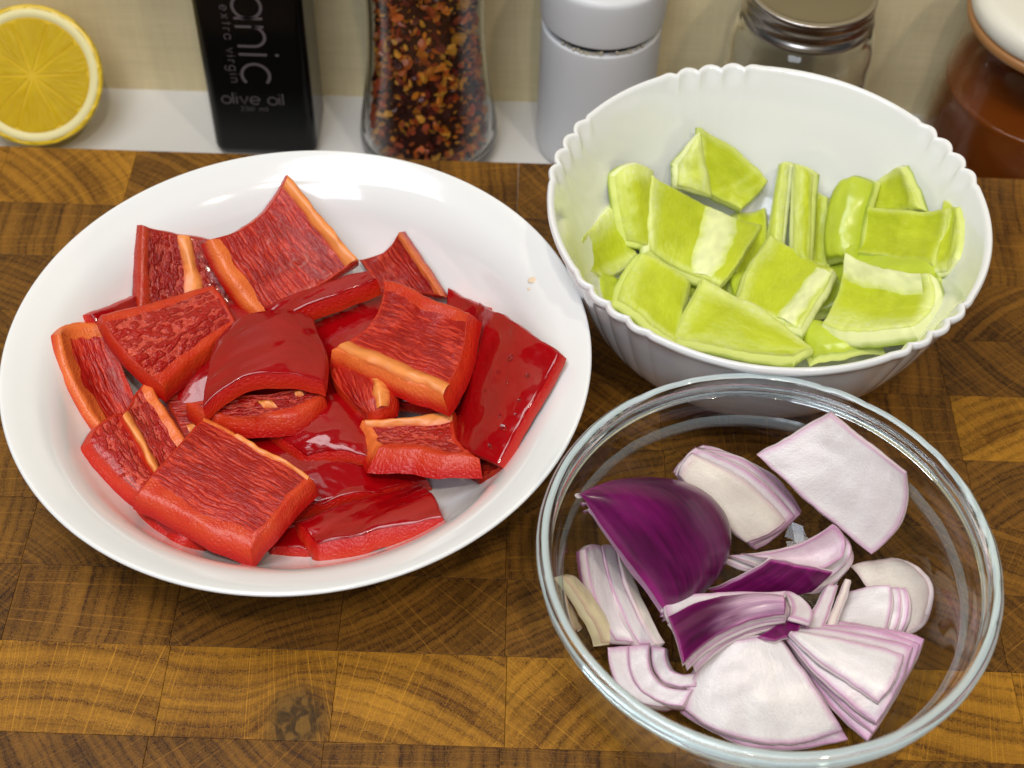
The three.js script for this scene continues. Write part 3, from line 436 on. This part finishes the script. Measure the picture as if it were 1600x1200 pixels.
onionPiece('round-ended white onion slice lying flat near the far glass wall', [
  { q: [[126.8,16.6,96.5], [142.7,31.9,103.7], [147.2,29.9,124.1], [139.1,18.9,126.2]], cream: true, bow: [2, 5, 1, 0], bend: [-3, -1], fib: 'u', pink: .05, t: 2.6, line: .4 },
]);
onionPiece('small onion block showing two dark-lined slices at its end', [
  { q: [[123.2,21.5,110.2], [137.2,28.6,112], [134.6,23.6,128.5], [113.2,22,128.4]], bend: [1, 0], pink: .08, t: 2.2, fib: 'u', bow: [0, 1, 0, 0] },
  { q: [[124.1,17.9,109.1], [140.2,27.7,111.6], [137.8,22.1,127.6], [114,18.7,126.9]], pink: .2, t: 2.2, bow: [0, 1.5, 0, 0] },
  { q: [[124.8,14.6,108.1], [142.8,27.3,111.8], [140.8,21.4,126.5], [114.9,15.3,124.9]], pink: .3, t: 2.4, bow: [0, 2, 0, 0] },
]);
onionPiece('wider of the two upright onion slivers next to the dark-lined block', [{ q: [[115.6,27,111.3], [119.7,27,111.7], [110.7,28.8,132], [104.4,29.6,131.2]], t: 2, pink: .25, line: .3 }]);
onionPiece('thinner of the two upright onion slivers next to the dark-lined block', [{ q: [[121.6,28,109.3], [123.3,28.4,110], [114.3,28.7,131.8], [111.4,28.7,131.9]], t: 2, cream: true, pink: .02, line: .3 }]);
onionPiece('onion chunk of three curved slices standing between the dome and the glass', [
  { q: [[27.7,38.4,107.5], [33.8,30.9,100.9], [47.7,18.2,133.3], [39.6,19,132.5]], bow: [1, -2.6, 0, 2.6], t: 5, pink: .2, fib: 'v' },
  { q: [[34.2,31.1,101], [39.8,25.7,97.7], [53.1,19.1,133.6], [48.3,19.2,133.8]], bow: [1, -2.6, 0, 2.6], t: 5, pink: .18, fib: 'v' },
  { q: [[40.2,26.2,98.3], [45.7,20.6,101.1], [57.3,19.9,133.3], [53.7,19.8,133.9]], bow: [1, -2.2, 0, 2.6], t: 5, cream: true, pink: .05, fib: 'v' },
]);
onionPiece('yellowish onion stick leaning on the inside of the glass', [{ q: [[20,47.8,125], [24.5,35.1,115.9], [41.6,15.6,131.4], [35.6,16.9,132.9]], t: 4, cream: 2, pink: 0, line: 0, bend: [1, 1], fib: 'v', round: 1.4 }]);
onionPiece('dry papery shred of onion against the glass beside the yellowish stick', [{ q: [[20.8,40.4,125.9], [22.7,33.7,121.1], [28.3,19.2,127.8], [26.3,21.1,130]], t: .5, cream: 2, line: .2, pink: .05, bow: [0, -2, 0, 3] }]);
onionPiece('onion chunk of three arched slices below the yellowish stick', [
  { q: [[36.3,19.4,135.9], [44,19.2,134.7], [61.4,19.3,156.8], [56.5,15.9,156.7]], bow: [0, -7, 0, 7], t: 5, pink: .2, fib: 'v' },
  { q: [[44.4,19.9,135.1], [51.4,21.6,135.6], [65.7,22.6,152.1], [61.7,20.1,157.7]], bow: [0, -7, 0, 7], t: 5, pink: .2, fib: 'v' },
  { q: [[51.8,22.5,136.1], [56.9,24.1,137.8], [67,25,147.5], [66,23.5,152.6]], bow: [0, -5, 0, 6], t: 5, pink: .2, fib: 'v' },
]);
onionPiece('purple-skinned onion petal with stacked white edges in the middle of the glass bowl', [
  { q: [[55.7,40.9,135.6], [95.7,40.2,125], [95.8,40.3,132.3], [59.6,41.4,153]], skin: true, bow: [4, 0, -4, 0], bend: [0, 3], t: 2, fade: 'u', fib: 'u' },
  { q: [[56.6,36.8,134.7], [96.9,36.1,124], [97,36.1,132.2], [61.8,37.2,152.5]], bow: [4, 0, -4, 0], bend: [0, 3], t: 2, pink: .12 },
  { q: [[58,32.3,133.2], [98.1,31.8,122.9], [98.1,32.1,131.8], [65.4,32.7,151.3]], bow: [4, 0, -4, 0], bend: [0, 3], t: 2, pink: .12 },
  { q: [[55.2,35.7,123.3], [98,36.7,120.7], [95,38.6,125.1], [56.1,37.5,134.1]], pink: .2, t: 2, bow: [0, 0, 1, 0], bend: [0, -1] },
]);
onionPiece('small dark purple onion scrap where the fan and the petal meet', [
  { q: [[87.6,33.7,138.2], [104.1,33.5,127.4], [101.2,32.9,134.8], [93.2,33.8,139.5]], skin: true, t: 2 },
  { q: [[98.7,33.4,119.2], [103.9,33.4,120.5], [104.6,35.4,132.5], [98.2,37.1,131.3]], pink: .3, t: 2, bow: [1, 3, 0, -2] },
]);
onionPiece('widest white onion layer with curved lower edge at the front of the glass bowl', [
  { q: [[74.9,29,140], [95.2,30.6,137.1], [116.5,18.2,163.9], [63.3,17.5,157.8]], bow: [2, 0, 8, 3], bend: [2, 1], t: 2.4, pink: .08, fine: 26, fib: 'v' },
  { q: [[74.2,24.6,139], [96.9,26.3,135.6], [118.8,14.9,165], [62.1,13.3,156.6]], bow: [2, 0, 8, 3], bend: [2, 1], t: 2.4, pink: .5 },
]);
onionPiece('fan of four pointed onion layers spreading from the dark scrap', [
  { q: [[99.4,35.4,135.8], [136.4,34.4,143.3], [126.8,28.4,158.8], [97.9,35.6,137.4]], bow: [1, 1, 1, 0], bend: [0, 1], fib: 'u', pink: .06, t: 2 },
  { q: [[99.5,31.3,132.8], [140.1,33.5,140.2], [126.5,24.3,164.3], [97.5,31.4,135]], bow: [2, 1, 2, 0], bend: [0, 1], fib: 'u', pink: .4, t: 2.2 },
  { q: [[99.6,26.9,129.7], [142.7,31.9,137.2], [125.9,20.3,165.1], [97.6,27,132.4]], bow: [3, 1, 2, 0], bend: [0, 1], fib: 'u', pink: .6, t: 2.2 },
  { q: [[100.2,22.8,126.2], [145,31.7,135.4], [124.6,17.1,166.9], [97.6,22.9,130]], bow: [3, 1, 2, 0], bend: [0, 1], fib: 'u', pink: .75, t: 2.4 },
]);
onionPiece('hidden white onion layer under the purple petal', [{ q: [[63.6,12,108.7], [106.2,11.8,107.1], [103.3,11.8,136.3], [66.9,12.1,135.2]], t: 2, pink: .2 }]);

// ---------------------------------------------------------------- things along the wall
const solidGlass = (tint) => phys({ side: THREE.FrontSide, color: rgb(...tint), transmission: 1, thickness: 0.003, ior: 1.5, roughness: 0.01 });
const glassMat = (tint) => phys({ side: THREE.FrontSide, color: rgb(...tint), transmission: 1, thickness: 0, ior: 1.5, roughness: 0.02 });
{ // half a lemon
  const L = thing('lemon_half', 'half a yellow lemon with its cut face towards the bowls', 'lemon', V(-0.2507, -0.006, -0.2007));
  const turn = new THREE.Quaternion().setFromUnitVectors(V(0, 0, 1), V(0.06, 0.62, 0.78).normalize());
  const peelBump = texture(256, 256, (x, y) => sst(0.35, 0.7, noise(x * 60, y * 40, 4)), false);
  const R = 35.5;
  const add = (n, g, m, p = L) => { const o = part(n, g, m, p); if (p === L) o.quaternion.copy(turn); return o; };
  const shell = []; for (let i = 0; i <= 24; i++) { const a = i / 24 * Math.PI / 2; shell.push([R * Math.pow(Math.cos(a), 0.95) * 1.0 * (i === 24 ? 0 : 1), -Math.sin(a) * 30]); }
  const rind = lathe([[32.8, 0.15], [34.6, 0.05], ...shell.map(([r, y]) => [r, y - 0.6])], 96); rind.rotateX(Math.PI / 2);
  add('rind', rind, phys({ color: rgb(0.78, 0.53, 0.008), roughness: 0.38, bumpMap: peelBump, bumpScale: 0.0006, clearcoat: 0.3, clearcoatRoughness: 0.3 }));
  const pith = lathe([[28.2, -1.2], [28.6, -1.2], [29.5, 0.1], [31.5, 0.5], [33.4, 0.1], [33.6, -1]], 96); pith.rotateX(Math.PI / 2);
  add('pith', pith, phys({ color: rgb(0.80, 0.72, 0.36), roughness: 0.6 }));
  const web = lathe([[0, -0.45], [29, -0.45]], 64); web.rotateX(Math.PI / 2);
  add('membrane', web, phys({ color: rgb(0.70, 0.47, 0.03), roughness: 0.6, specularIntensity: 0.3 }));
  const pulpMap = texture(256, 256, (x, y) => { const a = Math.atan2(y - 0.5, x - 0.5), r = Math.hypot(x - 0.5, y - 0.5), n = noise(a * 22, r * 9, 5), m = fbm(x * 9, y * 9, 9); return mix3([0.49, 0.305, 0.0], [0.66, 0.46, 0.004], clamp(0.3 * n + 0.4 * m + 0.05 + 0.5 * (1 - sst(0.0, 0.2, r + 0.1 * (noise(a * 5, r * 4, 3) - 0.5))))); }, true);
  const pulp = phys({ map: pulpMap, bumpMap: texture(256, 256, (x, y) => { const a = Math.atan2(y - 0.5, x - 0.5), r = Math.hypot(x - 0.5, y - 0.5); return noise(a * 30, r * 14, 6); }, false), bumpScale: 0.0002, roughness: 0.42, specularIntensity: 0.35 });
  for (let k = 0; k < 10; k++) {
    const a0 = (k + 0.35 * (hash(k, 4) - 0.5)) / 10 * 6.2832 + 0.1, a1 = (k + 1 + 0.35 * (hash((k + 1) % 10, 4) - 0.5)) / 10 * 6.2832 + 0.1 - 0.035, s = new THREE.Shape(); s.moveTo(2.6 * Math.cos((a0 + a1) / 2), 2.6 * Math.sin((a0 + a1) / 2));
    for (let i = 0; i <= 8; i++) { const a = a0 + (a1 - a0) * i / 8; const q = 28.2 - (i === 0 || i === 8 ? 1.2 : 0); s.lineTo(q * Math.cos(a), q * Math.sin(a)); }
    s.closePath();
    const g = new THREE.ExtrudeGeometry(s, { depth: 0.9, bevelEnabled: true, bevelThickness: 0.5, bevelSize: 0.5, bevelSegments: 2 }); g.translate(0, 0, -1.5);
    const uv = g.attributes.uv, p = g.attributes.position; for (let i = 0; i < p.count; i++) uv.setXY(i, 0.5 + p.getX(i) / 60, 0.5 + p.getY(i) / 60);
    g.scale(0.001, 0.001, 0.001); add('segment', g, pulp);
  }
}
// plain round lettering: strokes and rings of one width, x-height 1
const ring = (cx, cy, r, a0, a1) => { const p = []; for (let i = 0; i <= 24; i++) { const a = (a0 + (a1 - a0) * i / 24) * Math.PI / 180; p.push([cx + r * Math.cos(a), cy + r * Math.sin(a)]); } return p; };
const GLYPH = {
  o: [1.2, ring(.5, .5, .5, 0, 360)], a: [1.25, ring(.5, .5, .5, 0, 360), [[1, 1], [1, 0]]], c: [1.05, ring(.5, .5, .5, 48, 312)], n: [1.1, [[0, 1], [0, 0]], ring(.42, .58, .42, 180, 0), [[.84, .58], [.84, 0]]],
  i: [.32, [[0, 1], [0, 0]], [[0, 1.3], [0, 1.42]]], l: [.32, [[0, 1.5], [0, 0]]], v: [1.05, [[0, 1], [.42, 0], [.84, 1]]], e: [1.2, ring(.5, .5, .5, 0, 318), [[0, .5], [1, .5]]], x: [1, [[0, 1], [.8, 0]], [[0, 0], [.8, 1]]],
  t: [.75, [[.28, 1.4], [.28, 0]], [[0, 1], [.56, 1]]], r: [.62, [[0, 1], [0, 0]], ring(.4, .55, .4, 180, 70)], g: [1.25, ring(.5, .5, .5, 0, 360), [[1, 1], [1, -.15]], ring(.5, -.15, .5, 0, -150)], m: [1.75, [[0, 1], [0, 0]], ring(.38, .6, .38, 180, 0), [[.76, .6], [.76, 0]], ring(1.14, .6, .38, 180, 0), [[1.52, .6], [1.52, 0]]],
  2: [1, ring(.4, 1, .4, 160, -35), [[.73, .77], [0, 0], [.85, 0]]], 5: [1, [[.75, 1.4], [.15, 1.4], [.08, .8]], ring(.38, .45, .45, 130, -150)], 0: [1.05, ring(.42, .7, .55, 0, 360)], ' ': [.6],
};
function lettering(text, size, gap, w) {
  const pos = [], idx = []; let x = 0;
  for (const ch of text) {
    const [adv, ...lines] = GLYPH[ch];
    for (const l of lines) l.forEach(([px, py], i) => {
      const a = l[Math.max(0, i - 1)], b = l[Math.min(l.length - 1, i + 1)], dx = b[0] - a[0], dy = b[1] - a[1], k = Math.hypot(dx, dy) || 1, nx = -dy / k * w / 2, ny = dx / k * w / 2, n = pos.length / 3;
      pos.push(x + px + nx, py + ny, 0, x + px - nx, py - ny, 0); if (i) idx.push(n - 2, n - 1, n, n - 1, n + 1, n);
    });
    x += adv + gap;
  }
  const g = new THREE.BufferGeometry(); g.setAttribute('position', new THREE.Float32BufferAttribute(pos.map((p) => p * size), 3)); g.setIndex(idx); g.computeVertexNormals(); return { g, width: (x - gap) * size };
}
{ // bottle of olive oil
  const b = thing('oil_bottle', 'tall black square olive oil bottle with grey lettering', 'bottle', V(-0.133, -0.045, -0.2085));
  const dark = phys({ color: rgb(0.003, 0.0035, 0.0035), roughness: 0.2, specularIntensity: 0.5 });
  const body = new RoundedBoxGeometry(0.0535, 0.168, 0.041, 5, 0.006); body.translate(0, 0.084, 0); part('bottle_body', body, dark, b);
  const neck = lathe(smooth([[24, 160], [21, 172], [14, 184], [12, 200], [12, 214], [0, 214]], 5), 48); part('neck', neck, dark, b);
  const cap = lathe([[0, 236], [13.4, 236], [14, 235.4], [14, 210], [0, 210]], 48); part('cap', cap, phys({ color: rgb(0.02, 0.02, 0.02), roughness: 0.4 }), b);
  const ink = new THREE.MeshStandardMaterial({ color: rgb(0.115, 0.095, 0.10), roughness: 0.6, side: THREE.DoubleSide });
  const put = (text, size, gap, w, x, y, turn) => { const { g } = lettering(text, size, gap, w); const m = part('lettering', g, ink, b); m.position.set(x / 1000 + 0.133, y / 1000 + 0.045, 0.0208); m.rotation.z = turn ? -Math.PI / 2 : 0; };
  put('organic', 0.0138, 0.1, 0.105, -139.5, 103.5, true);
  put('extra virgin', 0.0030, 0.5, 0.15, -145.4, 50.5, true);
  put('olive oil', 0.0047, 0.05, 0.13, -151.6, -9.2, false);
  put('250 ml', 0.0019, 0.35, 0.16, -142.6, -13.6, false);
}
{ // glass of chili flakes
  const at = V(-0.0482, -0.045, -0.2035), b = thing('spice_grinder', 'waisted glass grinder full of orange and dark red chili flakes', 'spice grinder', at);
  const outer = [[0, 0.4], [30, 0.4], [35, 3], [36.2, 8], [35.6, 18], [33.2, 34], [30.6, 54], [29.4, 75], [29.2, 95], [30, 118], [31, 128]], inner = [[28.6, 128], [27.6, 118], [26.8, 95], [27, 75], [28.2, 54], [30.6, 34], [32.6, 18], [32.6, 10], [30, 6.5], [0, 6]];
  part('glass_body', lathe(smooth([...outer, ...inner], 6), 120), solidGlass([0.985, 0.985, 0.985]), b);
  const rad = (y) => { const p = [[6.5, 29.6], [10, 32.2], [18, 32.2], [34, 30.2], [54, 27.8], [75, 26.6], [95, 26.4], [118, 27.2]]; for (let i = 1; i < p.length; i++) if (y <= p[i][0]) { const t = (y - p[i - 1][0]) / (p[i][0] - p[i - 1][0]); return p[i - 1][1] + t * (p[i][1] - p[i - 1][1]); } return 27; };
  const fill = []; for (let y = 8; y <= 116; y += 6) fill.push([rad(y) - 3.6, y]);
  part('chili_fill', lathe([[0, 7], ...fill, [0, 117]], 64), new THREE.MeshStandardMaterial({ color: rgb(0.05, 0.006, 0.003), roughness: 0.8 }), b);
  const flake = new THREE.DodecahedronGeometry(0.001, 0); flake.scale(1.5, 0.45, 1.1);
  const n = 2200, im = new THREE.InstancedMesh(flake, new THREE.MeshPhysicalMaterial({ roughness: 0.55, clearcoat: 0.2 }), n), M = new THREE.Matrix4(), q = new THREE.Quaternion(), e = new THREE.Euler();
  const tones = [[0.80, 0.26, 0.015], [0.50, 0.07, 0.010], [0.18, 0.012, 0.006], [0.88, 0.42, 0.04], [0.66, 0.14, 0.012], [0.07, 0.007, 0.004]];
  for (let i = 0; i < n; i++) {
    const y = rr(8, 116), a = rnd() * 6.2832, r = rad(y) - 2.0 - rnd() * 2.6, big = rnd() < 0.2 ? rr(2.0, 3.0) : rr(0.8, 1.9);
    e.set(rnd() * 6, rnd() * 6, rnd() * 6); q.setFromEuler(e); M.compose(V(r * Math.cos(a) / 1000, y / 1000, r * Math.sin(a) / 1000), q, V(big, big, big)); im.setMatrixAt(i, M);
    const t = tones[Math.floor(rnd() * 6)], k = rr(0.7, 1.3); im.setColorAt(i, rgb(t[0] * k, t[1] * k, t[2] * k));
  }
  im.name = 'chili_flakes'; im.userData.kind = 'stuff'; im.castShadow = true; b.add(im);
  part('grinder_head', lathe([[0, 126], [32, 126], [32.6, 128], [30, 150], [31, 172], [28, 176], [0, 176]], 48), phys({ color: rgb(0.015, 0.015, 0.015), roughness: 0.35 }), b);
}
{ // salt grinder
  const b = thing('salt_shaker', 'pale grey cylindrical shaker with rounded cap and dark gap', 'shaker', V(0.0387, -0.045, -0.2095));
  const grey = phys({ color: rgb(0.68, 0.69, 0.71), roughness: 0.42 });
  part('shaker_body', lathe(smooth([[0, 0.3], [27, 0.3], [29.3, 1.6], [30, 4], [30, 40], [30, 76], [29.7, 77.6], [28.6, 78.2], [20, 78.2]], 6), 96), grey, b);
  part('gap_ring', lathe([[0, 77], [26.6, 77], [26.6, 84], [0, 84]], 72), phys({ color: rgb(0.012, 0.014, 0.013), roughness: 0.5 }), b);
  part('cap', lathe(smooth([[22, 82.6], [29.6, 82.6], [30.6, 83.2], [30.9, 85], [31, 104], [30.4, 107.4], [28.4, 109.2], [20, 109.8], [0, 110]], 6), 96), grey, b);
  const crumb = new THREE.DodecahedronGeometry(0.0007, 0), cm = new THREE.MeshStandardMaterial({ color: rgb(0.55, 0.5, 0.38), roughness: 0.8 });
  const gs = []; for (let i = 0; i < 46; i++) { const a = Math.PI / 2 + rr(-0.75, 0.75), g = crumb.clone(), s = rr(0.5, 1.3); g.scale(s, s, s); g.rotateX(rnd() * 6); g.translate(0.0291 * Math.cos(a), 0.0786 + rr(0, 0.0018), 0.0291 * Math.sin(a)); gs.push(g); }
  const c = part('salt_crumbs', mergeGeometries(gs), cm, b); c.userData.kind = 'stuff';
}
{ // empty jar with a metal lid
  const b = thing('glass_jar', 'empty clear glass jar with a silver screw lid behind the fluted bowl', 'jar', V(0.137, -0.045, -0.199));
  part('glass_body', lathe(smooth([[0, 0.5], [30, 0.5], [34.5, 3], [35.4, 9], [35.4, 67], [35, 79], [32.5, 87], [29.6, 91], [29.4, 107], [27.4, 107], [27.2, 91], [30, 86], [32.6, 78], [33, 67], [33, 10], [31, 5], [0, 4.5]], 6), 120), solidGlass([0.985, 0.99, 0.98]), b);
  const steel = phys({ color: rgb(0.52, 0.49, 0.46), metalness: 1, roughness: 0.26 });
  part('lid_band', lathe(smooth([[29.9, 93], [31.2, 92.4], [32.2, 93.4], [31.6, 95.4], [30.6, 97], [30.6, 99.6], [31.1, 101], [30.6, 102.4], [30.7, 105], [31.2, 106.8], [31, 108.2], [29, 108.6]], 6), 120), steel, b);
  part('lid_disc', lathe([[0, 108.4], [27.2, 108.4], [27.8, 108], [29.2, 108.5]], 96), phys({ color: rgb(0.36, 0.32, 0.22), metalness: 0.9, roughness: 0.42 }), b);
  const emb = []; for (const [a0, y0, s] of [[1.35, 58, 7], [1.08, 63, 6], [0.72, 61, 7]]) { const pts = []; for (let i = 0; i <= 14; i++) { const t = i / 14 * 5.2, a = a0 + 0.1 * Math.cos(t) * s / 7; pts.push(V(0.0354 * Math.cos(a), (y0 + s * Math.sin(t)) / 1000, 0.0354 * Math.sin(a))); } emb.push(new THREE.TubeGeometry(new THREE.CatmullRomCurve3(pts), 40, 0.0009, 8)); }
  part('embossed_ornament', mergeGeometries(emb), solidGlass([0.985, 0.99, 0.98]), b);
}
{ // honey jar
  const b = thing('honey_jar', 'clip jar of dark amber honey with a white lid at the worktop end', 'jar', V(0.262, -0.045, -0.19));
  part('glass_body', lathe(smooth([[0, 0.5], [48, 0.5], [53.5, 4], [56.5, 14], [56, 40], [53, 66], [49.5, 86], [46.6, 95], [47.6, 99], [45.8, 99], [44.6, 95], [47.4, 85], [50.8, 65], [53.7, 40], [54.2, 14], [51, 6], [46, 4], [0, 4]], 6), 120), glassMat([0.95, 0.93, 0.9]), b);
  part('honey', lathe(smooth([[0, 4.4], [45.6, 4.4], [50.5, 6.6], [53.7, 14], [53.2, 40], [51.4, 60], [50.6, 64.6], [0, 64]], 5), 96), phys({ side: THREE.FrontSide, color: rgb(0.62, 0.15, 0.015), transmission: 0.72, thickness: 0.05, ior: 1.48, roughness: 0.03, attenuationColor: rgb(0.62, 0.13, 0.008), attenuationDistance: 0.035 }), b);
  part('seal_ring', lathe(smooth([[44, 98], [50, 98.2], [50.7, 100], [50, 102.4], [44, 103]], 5), 96), phys({ color: rgb(0.36, 0.17, 0.06), roughness: 0.3 }), b);
  part('lid', lathe(smooth([[42, 102], [48.6, 103], [50.2, 106], [49.6, 111], [46, 114.4], [40, 115.6], [0, 116.4]], 5), 96), phys({ color: rgb(0.78, 0.76, 0.66), roughness: 0.25, clearcoat: 0.4 }), b);
}
scene.traverse((o) => { if (o.isMesh) o.castShadow = o.receiveShadow = true; });
renderer.render(scene, camera);
